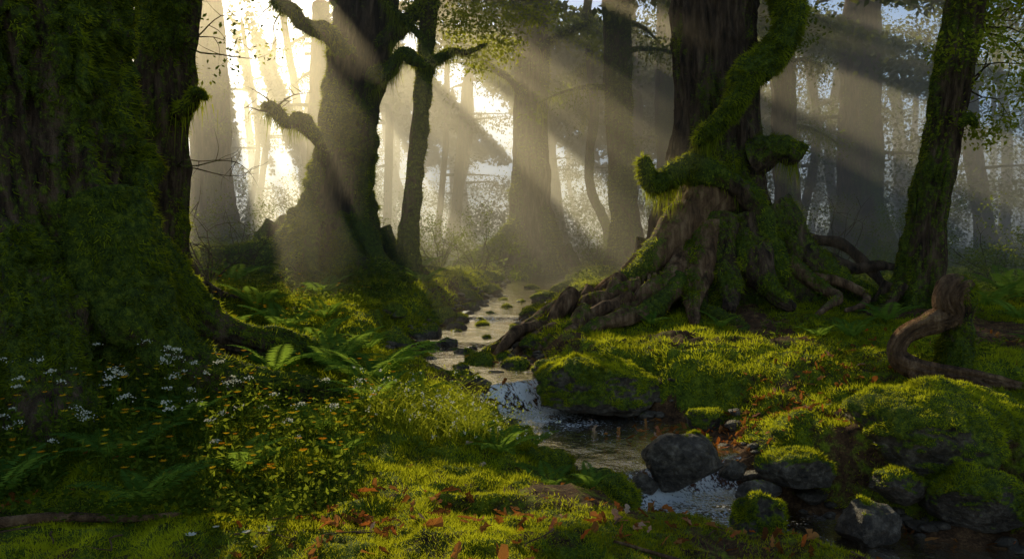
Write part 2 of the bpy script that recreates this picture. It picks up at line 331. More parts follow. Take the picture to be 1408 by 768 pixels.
def tree(name,pts,flare=1,hs=.8,nl=6,moss=.35,seed=1,res=(60,.1),nb=3000,ln=.05,ridge=.04,side=(.3,-.2,.4),nroots=0,rootL=1.5,extra=None,rootmoss=.55,lump=.07,rr=.14,sw=.05):
    b=B(); x,y=pts[0][:2]; z=float(gz(x,y)); P=[(x,y,z-.25,pts[0][2])]+[tuple(p) for p in pts[1:]]
    V,F,N=tube(P,res[0],res[1],seed,flare,hs,nl,ridge,lump); 
    A=mossattr(V,N,moss,seed,side)+.25*np.exp(-(V[:,2]-z)/1.); V=swell(V,N,A,sw,5.); b.add(V,F,0,A)
    if nb: blades_on(b,V,F,N,A,nb,ln,ln*.12,1,droop=.5)
    if nroots: roots(b,(x,y),pts[0][2]*(1+flare*.6),nroots,rootL,seed+30,moss=rootmoss,rr=rr,nb=max(200,nb//30))
    if extra: extra(b)
    return b.build(name,MATS)
# --- foreground left giant
def ex(b):
    for k,pts in enumerate([
      [(-3.9,7.3,1.9,.5),(-3.55,7.2,1.05,.4),(-3.2,7.25,.6,.3),(-2.75,7.35,.33,.2),(-2.3,7.5,.2,.13),(-1.8,7.7,.12,.07),(-1.4,7.8,.05,.03)],
      [(-4.2,6.9,1.2,.42),(-3.85,6.5,.75,.34),(-3.65,6.2,.4,.27),(-3.4,5.9,.12,.18),(-3.2,5.6,-.02,.08)],
      [(-3.8,7.8,1.5,.4),(-3.3,8.2,.8,.26),(-2.8,8.6,.5,.17),(-2.2,9.0,.3,.11),(-1.7,9.3,.15,.05)],
      [(-4.9,6.8,1.1,.5),(-4.8,6.3,.7,.4),(-4.6,5.8,.35,.28),(-4.4,5.2,.1,.12)]]):
        limb(b,pts,50+k,.65,11000,.05,nseg=56,step=.04,ridge=.05)
tree('mossy_giant_tree',[(-4.6,7.5,1.12),(-4.62,7.5,1.0,1.02),(-4.72,7.5,2.4,.93),(-4.8,7.5,4,.88),(-4.85,7.5,6,.86),(-4.85,7.5,9,.85),(-4.85,7.6,14,.6)],.5,1.0,8,.4,3,(300,.035),140000,.06,.13,(.75,-.1,.2),0,extra=ex,sw=.14)
def ex(b):
    limb(b,[(-4.5,10.8,3.3,.1),(-4.25,10.6,3.35,.08),(-4.05,10.4,3.5,.07),(-3.95,10.4,3.4,.05)],9,.8,800,.06,120)
    limb(b,[(-4.6,10.9,5.0,.15),(-4.2,10.7,5.6,.12),(-3.9,10.4,6.3,.1),(-3.5,10,7.2,.06)],9,.7,800,.06,500)
    twigs(b,(-4.4,10.8,4.2),(.8,-.1,-.3),3,1.3,77,.014,2,16,.07)
    twigs(b,(-4.5,10.8,2.6),(.8,-.1,.1),3,1.2,78,.012)
tree('mossy_tree',[(-5.0,11,.42),(-5.0,11,1.2,.38),(-4.85,11,2.4,.35),(-4.78,11,3.6,.37),(-4.6,11,5,.37),(-4.45,11,7,.36),(-4.4,11,12,.3)],.8,.6,5,.42,11,(100,.05),26000,.06,.05,(.4,-.3,.2),4,1.2,extra=ex)
# --- middle-left big tree
def ex(b):
    L=lambda pts,s,h=150,nb=1500,mm=.7,sg=26: limb(b,pts,s,mm,nb,.09,h,nseg=sg,step=.05,ridge=.035,lump=.3)
    L([(-3.5,16.7,3.4,.3),(-3.95,16.4,3.6,.16),(-4.25,16.2,3.95,.15),(-4.5,16.1,3.9,.1),(-4.75,16,4.15,.1),(-4.95,16,4.2,.03)],1,450)
    twigs(b,(-4.7,16,4.1),(-.6,-.1,.3),4,1.2,90,.025)
    L([(-3.3,16.7,5.3,.28),(-3.75,16.4,5.75,.16),(-4.15,16.2,5.85,.12),(-4.4,16,6.15,.1),(-4.75,16,6.25,.04)],2,400)
    twigs(b,(-4.5,16,6.15),(-.6,-.1,.3),4,1.4,91,.02,3,12,.08)
    L([(-3.0,16.7,4.8,.26),(-2.5,16.4,5.0,.14),(-2.2,16.3,5.3,.11),(-1.8,16.2,5.1,.08),(-1.2,16.2,5.3,.03)],3,900)
    L([(-3.0,16.8,5.5,.26),(-2.5,16.6,5.7,.15),(-2.0,16.6,6.2,.11),(-1.5,16.6,6.9,.07)],4,600)
    L([(-3.4,16.9,6.5,.3),(-4.1,16.8,7.4,.22),(-5.2,16.5,8.4,.16),(-6.4,16.5,9,.08)],5,300)
    L([(-3.9,16.7,1.9,.4),(-4.5,16.4,1.3,.28),(-5.1,16.2,1.3,.27),(-5.7,16.0,1.2,.2),(-6.3,15.9,1.15,.2),(-6.9,15.9,.95,.08)],6,0,3500,.7,40)
    L([(-3.6,16.4,1.8,.4),(-3.2,16.0,1.2,.26),(-2.6,15.6,.95,.17),(-2.1,15.3,.75,.1),(-1.6,15.1,.5,.04)],7,0,2500,.6,36)
    L([(-4.0,16.3,2.0,.35),(-4.2,15.8,1.2,.24),(-4.3,15.2,.95,.16),(-4.3,14.5,.8,.07)],8,0,2500,.7,36)
    L([(-3.4,16.2,1.6,.35),(-3.35,15.7,1.05,.22),(-3.2,15.1,.85,.14),(-3.3,14.6,.72,.06)],9,0,2000,.6,36)
tree('ancient_mossy_tree',[(-3.9,17,1.0),(-3.85,17,1.4,.8),(-3.72,17,2.3,.63),(-3.52,17,3.5,.56),(-3.35,17,4.6,.58),(-3.15,17,5.6,.62),(-3.0,17,7,.6),(-2.8,17,10,.5),(-2.8,17,15,.3)],.8,.8,7,.4,21,(200,.055),32000,.08,.1,(.1,-.3,.4),7,2.0,extra=ex,rr=.2,sw=.1)
# --- slender mossy tree
def ex(b):
    limb(b,[(-1.75,16.5,5.0,.07),(-1.3,16.3,5.35,.05),(-.9,16.2,5.3,.04),(-.5,16.1,5.45,.02)],1,.9,900,.07,500,hl=.3)
    limb(b,[(-1.75,16.5,5.6,.07),(-2.2,16.3,6.0,.05),(-2.6,16.2,6.4,.03)],2,.9,700,.07,300)
    for c,rd,n in [((-1.1,16.2,5.8),.6,800),((-.5,16.4,6.0),.8,1100),((-1.3,16.0,6.5),.8,900),((-.2,16.6,5.5),.5,600),((-.7,16.2,5.1),.35,300),((-2.0,16.2,6.2),.6,500),((.5,16.8,6.2),.7,500)]: leafcloud(b,c,rd,n,.08,.028,3,.5)
tree('slender_mossy_tree',[(-2.15,16.5,.2),(-2.12,16.5,1.8,.17),(-1.98,16.5,3.2,.16),(-1.82,16.5,4.8,.15),(-1.65,16.5,6.6,.15),(-1.3,16.5,11,.08)],.7,.5,5,.6,31,(28,.08),5000,.06,.015,(.2,-.2,.2),3,.7,extra=ex,rr=.06)
# --- central tall tree
def ex(b):
    limb(b,[(.35,25.5,6.0,.12),(-.1,25.2,6.5,.1),(-.5,25,6.7,.08),(-1.2,25,7.2,.04)],1,.8,500,.1,250)
    limb(b,[(.2,25.5,1.9,.35),(-.4,25,1.3,.28),(-1.1,24.4,.95,.22),(-1.8,24,.7,.1)],2,.8,1500,.1)
    limb(b,[(.9,25.5,7.5,.12),(1.6,25.2,7.9,.1),(2.5,25,8.2,.05)],3,.8,500,.1,250)
    for c,rd,n in [((-.9,25,7.4),.9,500),((1.9,25,8.0),1.,600),((2.8,25,7.4),.8,300)]: leafcloud(b,c,rd,n,.13,.045,3,.4)
tree('tall_cedar_tree',[(.65,26,.9),(.65,26,1.5,.72),(.62,26,2.6,.6),(.6,26,4.5,.55),(.62,26,8,.5),(.6,26,12,.45),(.6,26,18,.3)],.9,.9,7,.35,41,(110,.12),5000,.1,.06,(-.3,-.2,.3),5,1.6,extra=ex,rr=.2)
def conbr(seed,x,y,zs,l=2.2,mat=2):
    def f(b):
        r=np.random.default_rng(seed)
        for z in zs:
            an=r.uniform(0,6.28); p=[(x+math.cos(an)*l*t,y+math.sin(an)*l*t*.6,z+.5*t-.9*t*t,.07*(1-t)+.012) for t in (0,.3,.6,.85,1)]
            limb(b,p,int(seed+z*3),.8,150,.1,200,nseg=8,step=.15,hl=.4)
            for t in (.4,.6,.8,1.): leafcloud(b,(x+math.cos(an)*l*t,y+math.sin(an)*l*t*.6,z+.5*t-.9*t*t-.1),.45,100,.12,.032,mat,.4)
    return f
tree('mossy_tree',[(3.25,22,.45),(3.2,22,1.4,.38),(3.05,22,3,.35),(2.9,22,5,.34),(2.85,22,8,.34),(2.8,22,14,.2)],.8,.6,5,.5,51,(70,.1),6000,.08,.04,(-.1,-.3,.3),4,1,rr=.12,extra=conbr(1,2.9,22,(5.6,6.6,7.4,8)))
tree('slender_mossy_tree',[(3.6,28,.2),(3.3,28,1.9,.15),(2.75,28,3.2,.15),(2.7,28,4.5,.15),(2.85,28,6,.14),(2.6,28,9,.12),(2.8,28,13,.08)],.6,.5,5,.5,52,(20,.15),800,.08,.015,nroots=0,extra=conbr(2,2.7,28,(6,7.5,8.5)))
tree('mossy_tree',[(8.9,25.5,.5),(8.85,25.5,1.8,.4),(8.7,25.5,4,.36),(8.5,25.5,8,.34),(8.5,25.5,14,.2)],.8,.6,5,.4,53,(50,.12),2500,.08,.04,nroots=0,extra=conbr(3,8.7,25.5,(5,6.2,7,8,8.6)))
tree('tall_cedar_tree',[(14.8,34,1.3),(14.8,34,1.8,1.0),(14.8,34,4,.85),(14.7,34,8,.8),(14.7,34,16,.5)],.9,.9,7,.3,54,(60,.2),1500,.1,.08,nroots=0,extra=conbr(4,14.7,34,(5,6.5,8,9,10),4))
tree('tall_cedar_tree',[(-12.0,32,1.2),(-12,32,2,.9),(-12,32,4,.75),(-12,32,8,.7),(-12,32,11.5,.4)],.9,.9,7,.3,55,(60,.2),1500,.1,.08,nroots=0,extra=conbr(5,-12,32,(6,7.5,9,10),3.5))
tree('tall_cedar_tree',[(-8.4,34,.7),(-8.2,34,2,.55),(-8.1,34,6,.5),(-8,34,11.5,.3)],.9,.9,7,.3,56,(50,.2),1000,.1,.06,nroots=0,extra=conbr(6,-8,34,(7,8.5,10),3.))
tree('mossy_tree',[(6.3,33,.5),(6.4,33,3,.38),(6.2,33,8,.35),(6.2,33,15,.2)],.8,.6,5,.4,58,(40,.2),500,.08,.03,nroots=0,extra=conbr(7,6.3,33,(5.5,7,8.5,9.5),3))
# --- big right tree
def ex(b):
    L=lambda pts,s,h=200,nb=2500,mm=.8,ml=0,sg=24,rd=.035,lp=.24: limb(b,pts,s,mm,nb,.07,h,nseg=sg,step=.05,ridge=rd,matb=ml,lump=lp)
    L([(4.0,13.6,7.5,.2),(4.2,13.3,6.4,.2),(4.35,13.1,5.7,.21),(4.45,13.0,5.1,.21),(4.15,12.9,4.55,.22),(3.75,12.8,4.2,.2),(3.55,12.75,3.8,.16),(3.2,12.8,3.35,.13),(2.95,12.85,3.1,.06)],61,3000,20000,1.0)
    L([(3.3,13.2,2.5,.35),(2.9,12.9,2.75,.2),(2.55,12.8,2.6,.15),(2.25,12.8,2.45,.13),(2.15,12.8,2.7,.1),(2.08,12.8,2.9,.03)],62,600,3500,.8)
    L([(4.0,13.3,2.9,.3),(4.35,13.1,3.05,.18),(4.6,13.1,2.95,.13),(4.7,13.1,3.15,.06)],63,200,1000,.5)
    L([(3.0,12.95,2.7,.22),(3.3,12.8,2.55,.18),(3.7,12.85,2.35,.16),(4.0,13,2.0,.16),(4.15,12.95,1.5,.18),(4.3,12.9,.9,.18)],64,300,3000,.8)
    L([(3.2,13.2,2.4,.45),(2.75,13,1.75,.32),(2.35,12.8,1.35,.22),(2.0,12.7,1.0,.18),(1.55,12.6,.85,.14),(1.1,12.4,.55,.12),(.6,12.1,.45,.1),(.2,11.8,.25,.09),(-.2,11.4,.06,.06),(-.45,11.1,-.04,.03)],65,0,700,.28,4,32)
    L([(3.1,13.3,1.9,.35),(2.6,13.3,1.45,.2),(2.1,13.2,1.2,.15),(1.7,13.1,.8,.12),(1.3,13.0,.72,.1),(.9,12.9,.5,.07)],73,0,500,.35,4,28)
    L([(3.0,13.0,1.5,.3),(2.5,12.5,1.0,.18),(2.1,12.2,.8,.14),(1.7,12.1,.5,.12),(1.2,11.8,.45,.1),(.7,11.3,.3,.07),(.3,10.9,.08,.04)],74,0,400,.3,4,28)
    L([(2.9,12.9,1.1,.25),(2.45,12.2,.8,.15),(2.1,11.8,.55,.12),(1.6,11.4,.48,.09),(1.1,11.1,.36,.07),(.75,10.6,.15,.04)],76,0,300,.35,4,24)
    L([(3.2,13.1,1.8,.42),(2.95,12.6,1.1,.26),(2.8,12.2,.8,.18),(2.7,11.8,.6,.12),(2.6,11.3,.4,.05)],66,0,2200,.5,4,36)
    L([(3.5,13.1,1.8,.4),(3.4,12.7,1.1,.24),(3.35,12.2,.75,.16),(3.2,11.7,.55,.08)],75,0,2000,.6,0,32)
    L([(3.8,13.1,1.8,.42),(3.9,12.6,1.1,.24),(4.0,12.2,.75,.16),(4.2,11.8,.55,.07)],67,0,2000,.55,0,32)
    L([(4.2,13.4,2.0,.45),(4.7,13.2,1.4,.26),(5.15,13.1,1.0,.2),(5.6,13,.8,.13),(6.1,12.8,.6,.06)],68,0,2500,.6,0,32)
    L([(4.6,13.9,1.75,.2),(5.2,13.9,1.6,.12),(5.7,13.8,1.5,.1),(6.05,13.6,1.15,.09),(6.3,13.4,.8,.08),(6.6,13.2,.6,.04)],69,0,300,.3,0,14,.01)
    L([(4.8,13.8,1.3,.15),(5.3,13.7,1.35,.09),(5.8,13.5,1.1,.08),(6.2,13.4,1.15,.07),(6.9,13.3,1.0,.06),(7.4,13.3,.7,.03)],70,0,300,.3,0,14,.01)
    L([(4.5,13.0,1.2,.15),(4.9,12.6,.85,.1),(5.0,12.2,.7,.08),(4.7,11.8,.62,.06),(4.3,11.3,.5,.03)],71,0,300,.3,4,14,.01)
    L([(4.6,12.9,1.0,.12),(5.1,12.7,.95,.08),(5.5,12.4,.75,.07),(5.3,12.0,.62,.05),(4.9,11.7,.55,.03)],72,0,200,.3,4,14,.01)
    for i,(y0,z0,x1,y1,z1) in enumerate([(12.3,.9,.1,11.6,.02),(12.1,.75,-.05,11.2,.0),(12.5,1.0,.35,11.9,.1),(12.0,.6,.25,10.9,-.02),(12.2,.7,.5,10.7,.02),(12.4,.85,-.2,12.0,.04),(12.0,.5,.6,10.5,.0),(12.1,.8,-.3,11.0,-.02)]):
        x0=2.0-.15*i; pts=[]
        for j in range(8):
            t=j/7; w=math.sin(t*6+i*1.7)*.16*(1 if 0<j<7 else 0)
            pts.append((x0+(x1-x0)*t,y0+(y1-y0)*t+w,z0+(z1-z0)*(t**.8)+.12*math.sin(t*8+i*2.1)*(1 if j>0 else 0),.1*(1-t)**.6+.026))
        L(pts,80+i,0,100,.15,4,14,.012)
    for i in range(9):
        x=1.7+.09*i; L([(x,12.45,.95+.02*i,.04),(x-.04,12.3,.7,.03),(x+.03,12.25,.45,.025)],95+i,0,10,.2,4,8,.005)
    for an,sd in ((2.8,1),(.3,2),(1.2,3)): L([(3.5,14,7.2,.3),(3.5+1.6*math.cos(an),14,8.2,.2),(3.5+3.4*math.cos(an),14.2,8.7,.1)],110+sd,250,900)
    for c,rd,n in [((4.9,14.2,5.6),.5,260),((5.2,14.5,5.2),.4,160)]: leafcloud(b,c,rd,n,.08,.03,2,.5)
tree('gnarled_ancient_tree',[(3.55,14,1.12),(3.53,14,1.2,.95),(3.5,14,2.0,.86),(3.53,14,2.8,.76),(3.57,14,3.6,.64),(3.5,14,4.6,.61),(3.47,14,6,.63),(3.5,14,9,.58),(3.5,14,15,.4)],.6,.9,7,.17,61,(280,.04),20000,.06,.13,(.1,-.2,.5),7,2.0,extra=ex,rootmoss=.45,rr=.2,sw=.06)
# --- right dark tree
def ex(b):
    limb(b,[(6.75,12.4,3.3,.1),(6.98,12.3,3.45,.08),(7.1,12.3,3.3,.04)],1,.6,200,.06)
    for i,(x,z) in enumerate([(7.2,3.9),(7.4,4.9),(7.4,5.6),(7.0,6.0)]): twigs(b,(x-.35,12.4,z),(1,-.1,.1),4,1.6,200+i,.02,3,100,.075)
tree('leaning_mossy_tree',[(6.4,12.5,.36),(6.45,12.5,1.1,.29),(6.55,12.5,2.2,.25),(6.72,12.5,3.2,.24),(6.85,12.5,4.2,.25),(7.0,12.5,5.3,.24),(7.3,12.5,8,.2),(7.5,12.5,12,.1)],.8,.45,5,.38,71,(90,.05),14000,.05,.05,(-.5,-.2,.2),5,.9,extra=ex,rr=.09)
# --- twisted root
b=B()
limb(b,[(4.72,8.45,.75,.13),(4.74,8.4,1.0,.13),(4.66,8.35,1.12,.12),(4.55,8.3,1.0,.1),(4.6,8.3,.85,.09),(4.35,8.3,.74,.085),(4.12,8.3,.62,.08),(4.02,8.28,.45,.08),(4.1,8.2,.33,.085),(4.3,8.05,.27,.085),(4.6,7.95,.24,.07),(4.9,7.85,.2,.055),(5.25,7.7,.14,.03)],301,.1,400,.04,nseg=36,step=.025,ridge=.045,matb=4)
limb(b,[(4.72,8.45,.3,.16),(4.73,8.42,.7,.13),(4.7,8.38,1.05,.13),(4.6,8.35,1.16,.09)],302,1.0,3500,.045,nseg=24,step=.04,ridge=.02)
limb(b,[(4.12,8.2,.33,.08),(4.15,8.0,.15,.065),(4.05,7.8,.02,.05),(3.85,7.65,-.06,.035),(3.7,7.45,-.15,.015)],303,.1,20,.03,nseg=16,step=.03,ridge=.012,matb=4)
limb(b,[(4.25,8.1,.28,.075),(4.38,7.9,.14,.055),(4.35,7.7,.04,.04),(4.2,7.55,-.02,.02)],304,.1,20,.03,nseg=14,step=.03,ridge=.01,matb=4)
limb(b,[(4.5,8.0,.25,.06),(4.65,7.85,.2,.04),(4.8,7.7,.1,.02)],305,.1,20,.03,nseg=12,step=.03,ridge=.01,matb=4)
b.build('twisted_root',MATS)
# ------------------------------------------------ rocks
def ico(s):
    bm=bmesh.new(); bmesh.ops.create_icosphere(bm,subdivisions=s,radius=1); V=np.array([v.co[:] for v in bm.verts]); F=np.array([[v.index for v in f.verts] for f in bm.faces]); bm.free(); return V,F
ICO={s:ico(s) for s in (2,3,4,5,6)}
def rockmesh(sub,seed,dims,moss):
    U,F=ICO[sub]; r=np.random.default_rng(seed); V=U*(1+.28*fbm(U*1.1+seed*3.1,3,seed))[:,None]
    for k in range(11):
        n=nrm(r.normal(size=3)); d=r.uniform(.58,.85); t=V@n; V=V-n*np.maximum(0,t-d)[:,None]*.92
    V=V+U*(.06*fbm(V*3.5,4,seed)+.02*vnoise(V*12,seed))[:,None]; V=V*dims
    N=vnormals(V,F); A=moss+.75*(N[:,2]-.35)+.5*fbm(V*2.5/max(.3,max(dims)),3,seed); V=swell(V,N,A,.04*min(1,max(dims)/.4),9.); return V,F,N,A
def rock(name,x,y,z,dims,seed,moss,sub=5,nb=0,ln=.03):
    V,F,N,A=rockmesh(sub,seed,dims,moss); V=V+[x,y,z]; b=B(); b.add(V,F,0,A)
    if nb: blades_on(b,V,F,N,A,nb,ln,ln*.14,1,thr=.55,droop=.1)
    b.build(name,[M_rock,M_moss])
rock('mossy_boulder',1.0,9.15,-.1,(.74,.5,.42),3,.65,6,16000)
rock('stream_rock',1.5,7.0,-.36,(.4,.28,.3),8,-.1,6,400)
rock('mossy_boulder',3.95,7.2,-.2,(.85,.75,.52),12,.85,6,22000)
rock('mossy_boulder',3.9,6.55,-.5,(.5,.4,.3),13,.7,6,7000)
rock('mossy_rock',2.0,6.3,-.66,(.24,.22,.26),15,.75,5,4500)
rock('mossy_rock',2.55,7.0,-.42,(.42,.3,.18),17,.45,5,2500)
rock('stream_rock',2.85,6.3,-.65,(.27,.22,.2),19,-.1,5,200)
rock('stream_rock',2.15,6.85,-.58,(.2,.18,.13),20,-.1,5)
rock('mossy_rock',.2,6.85,-.42,(.34,.28,.24),21,.8,5,5000)
rock('mossy_rock',.72,6.6,-.55,(.34,.26,.26),22,.7,5,4500)
rock('stream_rock',-.5,9.15,-.2,(.3,.25,.24),23,.1,5,500)
rock('mossy_rock',-.9,9.25,-.05,(.3,.25,.2),24,.6,5,2200)
rock('mossy_rock',-1.3,9.7,.0,(.3,.25,.17),25,.7,5,2500)
rock('stream_rock',3.4,5.5,-.75,(.14,.12,.14),27,-.2,5)
rock('mossy_rock',2.7,7.6,-.28,(.3,.25,.15),28,.7,5,2500)
rock('stream_rock',-.05,8.75,-.45,(.2,.18,.14),29,-.2,5)
rock('mossy_rock',3.3,6.7,-.45,(.25,.2,.16),30,.6,5,1500)
rock('stream_rock',1.15,6.95,-.52,(.16,.14,.12),31,-.2,5)
rock('stream_rock',1.75,7.6,-.4,(.16,.14,.08),32,.1,5)
rock('stream_rock',2.0,7.1,-.45,(.15,.12,.1),33,-.2,5)
rock('stream_rock',2.35,6.05,-.76,(.14,.12,.08),34,-.2,5)
rock('mossy_rock',4.5,6.0,-.65,(.3,.24,.22),35,.6,5,2500)
rock('mossy_rock',-.35,8.3,-.28,(.24,.2,.18),36,.7,5,2200)
rock('mossy_rock',.0,7.8,-.36,(.22,.18,.14),37,.7,5,1800)
rock('mossy_rock',2.1,8.45,-.3,(.26,.2,.14),38,.6,5,1800)
for i,(x,y,r,mo) in enumerate([(-1.75,11.3,.32,.3),(-1.35,12.4,.3,.1),(-.7,11.4,.17,-.1),(-.45,10.6,.22,.6),(-1.25,13.9,.32,.6),(1.1,18,.3,.8),(.75,16.6,.3,.4),(-.9,13.3,.2,0),(.45,14.8,.28,.5),(-1.45,10.5,.25,.5),(-1.0,10.1,.16,-.2),(.05,10.3,.2,.3),(.1,12.9,.22,.1),(1.5,18.8,.3,.7),(-.6,19.5,.35,.6),(1.7,20.8,.3,.3),(.2,22.5,.3,.6),(-.95,16.4,.3,.6),(1.9,22,.4,.8),(.5,9.75,.22,.5),
  (-.95,11.9,.16,-.2),(-.35,11.5,.14,0),(-1.3,11.1,.18,.4),(-.5,13.7,.13,.5),(-.1,15.6,.15,.4),(-.8,15.2,.2,.1),(-.65,10.2,.13,.1),(-.1,11.0,.15,.5),(-1.1,10.9,.12,-.3),(.5,19.6,.2,.4),(-.4,14.6,.12,.2),(-1.9,12.4,.25,.6),(.3,11.2,.2,.4),
  (-.6,11.75,.12,-.3),(-.85,11.65,.13,-.2),(-1.25,11.75,.18,.1),(-.1,11.8,.18,.2),(-.2,9.9,.12,-.3),(-.6,9.7,.15,0),(-1.2,10.0,.18,.3),(-.4,12.2,.12,0),(-.9,12.9,.12,0),(.7,18.3,.16,.1),
  (-.55,14.1,.12,0),(-.15,14.05,.1,-.2),(-.95,14.15,.18,.3),(.3,14.1,.18,.4),(-.5,17.8,.25,.6),(.2,16.6,.13,.1),(-.2,17,.12,.5)]):
    mo+=.2; z=float(gz(x,y)); rock('stream_rock' if mo<.5 else 'mossy_rock',x,y,max(z,np.interp(y,CL[::-1,1],CL[::-1,3])-.05)+r*.1,(r*1.15,r*.9,r*.6),40+i,mo,5 if y<12 else 4,int(1200*max(0,mo)) )
b=B()
for i in range(1300):
    k=rng.integers(int(12/.04),len(CD)-100); t=rng.uniform(-1.25,1.25); x=CD[k,0]+Nn[k,0]*t*CD[k,2]; y=CD[k,1]+Nn[k,1]*t*CD[k,2]; r=rng.uniform(.02,.085)*(1 if rng.random()<.85 else 1.7)
    V,F,N,A=rockmesh(2 if r<.06 else 3,i%30,(r*1.2,r,r*.6),-.2); b.add(V+[x,y,float(gz(x,y))+r*.15],F,0,A)
b.build('stream_pebbles',[M_rock])
# ------------------------------------------------ moss carpet
n=700000; u=rng.random(n); y=3.2*np.exp(u*math.log(24/3.2)); x=rng.uniform(-1,1,n)*(.72*y+.6)
s,wl=sdist(x,y); mk=mossmask(x,y,s); z=gz(x,y); keep=(mk>.4+.1*rng.random(n))&(z>wl+.02)
x=x[keep];y=y[keep];z=z[keep]; e=.03; gN=nrm(np.stack([-(gz(x+e,y)-gz(x-e,y))/(2*e),-(gz(x,y+e)-gz(x,y-e))/(2*e),np.ones(len(x))],1))
P=np.stack([x,y,z-.004],1); n=len(P); d=(y/5)**.75
a=np.clip(.52+.9*fbm(P*[1.6,1.6,1.6],3,31)+.4*vnoise(P*12,7)+rng.normal(0,.15,n),0,1)
b=B(); blades(b,P,nrm(gN+.7*rdir(n)),.032*d*rng.uniform(.5,1.5,n)*(1+.8*vnoise(P*6,9)),.0036*d*rng.uniform(.7,1.4,n),0,a); b.build('moss_carpet',[M_moss],False)
print('moss',n)
def undergrowth(name,regions,mat,seed):
    b=B(); r=np.random.default_rng(seed)
    for (x0,x1,y0,y1,n,h,ls) in regions:
        x=r.uniform(x0,x1,n);y=r.uniform(y0,y1,n); s,_=sdist(x,y); k=(s>.12)&(vnoise(xyz(x,y)*1.3,seed)+r.normal(0,.2,n)>-.15)&(np.hypot(x+1.5,y-8.2)>.9); x=x[k];y=y[k];m=len(x)
        z=gz(x,y); hh=h*r.uniform(.2,1.,m)*(1+.5*vnoise(xyz(x,y)*2,3)); P=np.stack([x,y,z],1)
        for q in range(6):
            D=nrm(np.stack([r.normal(0,1,m),r.normal(0,1,m),r.uniform(.0,.8,m)],1)); S=nrm(np.cross(D,[0,0,1.])+.3*rdir(m))
            Q=P+np.stack([r.normal(0,.03,m),r.normal(0,.03,m),hh*r.uniform(.3,1,m)],1)
            leaves(b,Q,D,ls*r.uniform(.5,1.2,m),ls*.3*r.uniform(.7,1.2,m),0,np.clip(.4+.4*vnoise(Q*2,3)+r.normal(0,.15,m),0,1),S)
    b.build(name,[mat],False)
undergrowth('leafy_undergrowth',[(-4.6,-1.2,4.4,7.0,3200,.24,.045),(-4.5,-1.6,7.0,9.0,1200,.22,.05),(-6,-1.8,9.5,15,1700,.2,.07),(-10,-2,14,24,2500,.4,.12),(1,10,12,24,2200,.3,.11),(3,9,8.5,13,900,.12,.06),(-14,18,22,40,5000,.7,.18)],M_leaf,3)
# ------------------------------------------------ ferns
def fern(x,y,sz,n,seed,tilt=.8,bright=0.):
    r=np.random.default_rng(seed); b=B(); z=float(gz(x,y))
    for i in range(n):
        an=i*2*math.pi/n+r.uniform(-.3,.3); L=sz*r.uniform(.7,1.15); H=np.array([math.cos(an),math.sin(an),0]); el=r.uniform(.6,1.15)*tilt+.25
        k=30; t=np.linspace(0,1,k); e=el-1.15*t**1.3; st=np.stack([np.cos(e)*H[0],np.cos(e)*H[1],np.sin(e)],1)*L/k; C=np.array([x,y,z+.01])+np.cumsum(st,0)
        T=nrm(st); side=np.cross(T,[0,0,1.]); side=nrm(side); 
        pl=L*.25*np.sin(np.pi*np.clip(t*.93+.09,0,1))**.8*(1-t*.3)
        for sg in (-1,1):
            D=nrm(side*sg+T*.45+np.array([0,0,-.18])+.08*rdir(k)); leaves(b,C[3:],D[3:],pl[3:],L*.018,0,np.clip(.55+bright+r.normal(0,.15,k-3),0,1),T[3:])
        V,F,N=tube([(*C[q],.004*sz*(1.4-t[q])) for q in range(0,k,5)],4,.1,1,ridge=0,lump=0); b.add(V,F,0,.3)
    b.build('fern',[M_fern],False)
for i,(x,y,s,n) in enumerate([(-1.45,8.1,.9,13),(-1.95,8.7,.75,11),(-1.0,7.75,.6,10),(-2.4,8.0,.6,10),(-1.3,7.3,.55,10),(-3.0,10.3,.8,10),(-3.6,11.2,.7,9),(-2.6,11.0,.6,9),(-2.4,9.9,.6,9),(-2.75,5.5,.55,9),(-2.2,4.7,.5,9),(-3.2,4.9,.5,8),(-.1,6.6,.5,9),(.3,6.2,.4,8),(-.35,6.9,.45,8),(.1,7.1,.45,8),
  (-3.2,13.5,.8,9),(-1.7,15.2,.7,8),(-4.9,14,.8,8),(-2.2,19,.8,8),(4.3,10,.45,8),(3.8,9.8,.4,7),(5.2,11,.6,8),(7.3,12.2,.8,9),(8.2,13,.9,9),(6.9,10.8,.6,8),(8.8,12,.8,9),(9.8,14,1,9),(2.9,11.0,.4,7),(.6,5.9,.3,8),(-1.9,5.5,.45,8),(-6,17,.8,8),(-3.0,18.5,.8,8),(5.7,14.8,.8,8),(4.2,17,.8,8),(-4.6,9.6,.7,8),(2.0,11.4,.4,7),(-1.8,9.9,.5,8),(-2.6,6.3,.5,8),(-1.6,6.6,.45,8),(-3.6,9.9,.7,8),(7.5,9.5,.7,9),(6.2,9.2,.5,8),(-1.3,6.0,.35,8)]):
    fern(x,y,s,n,400+i)
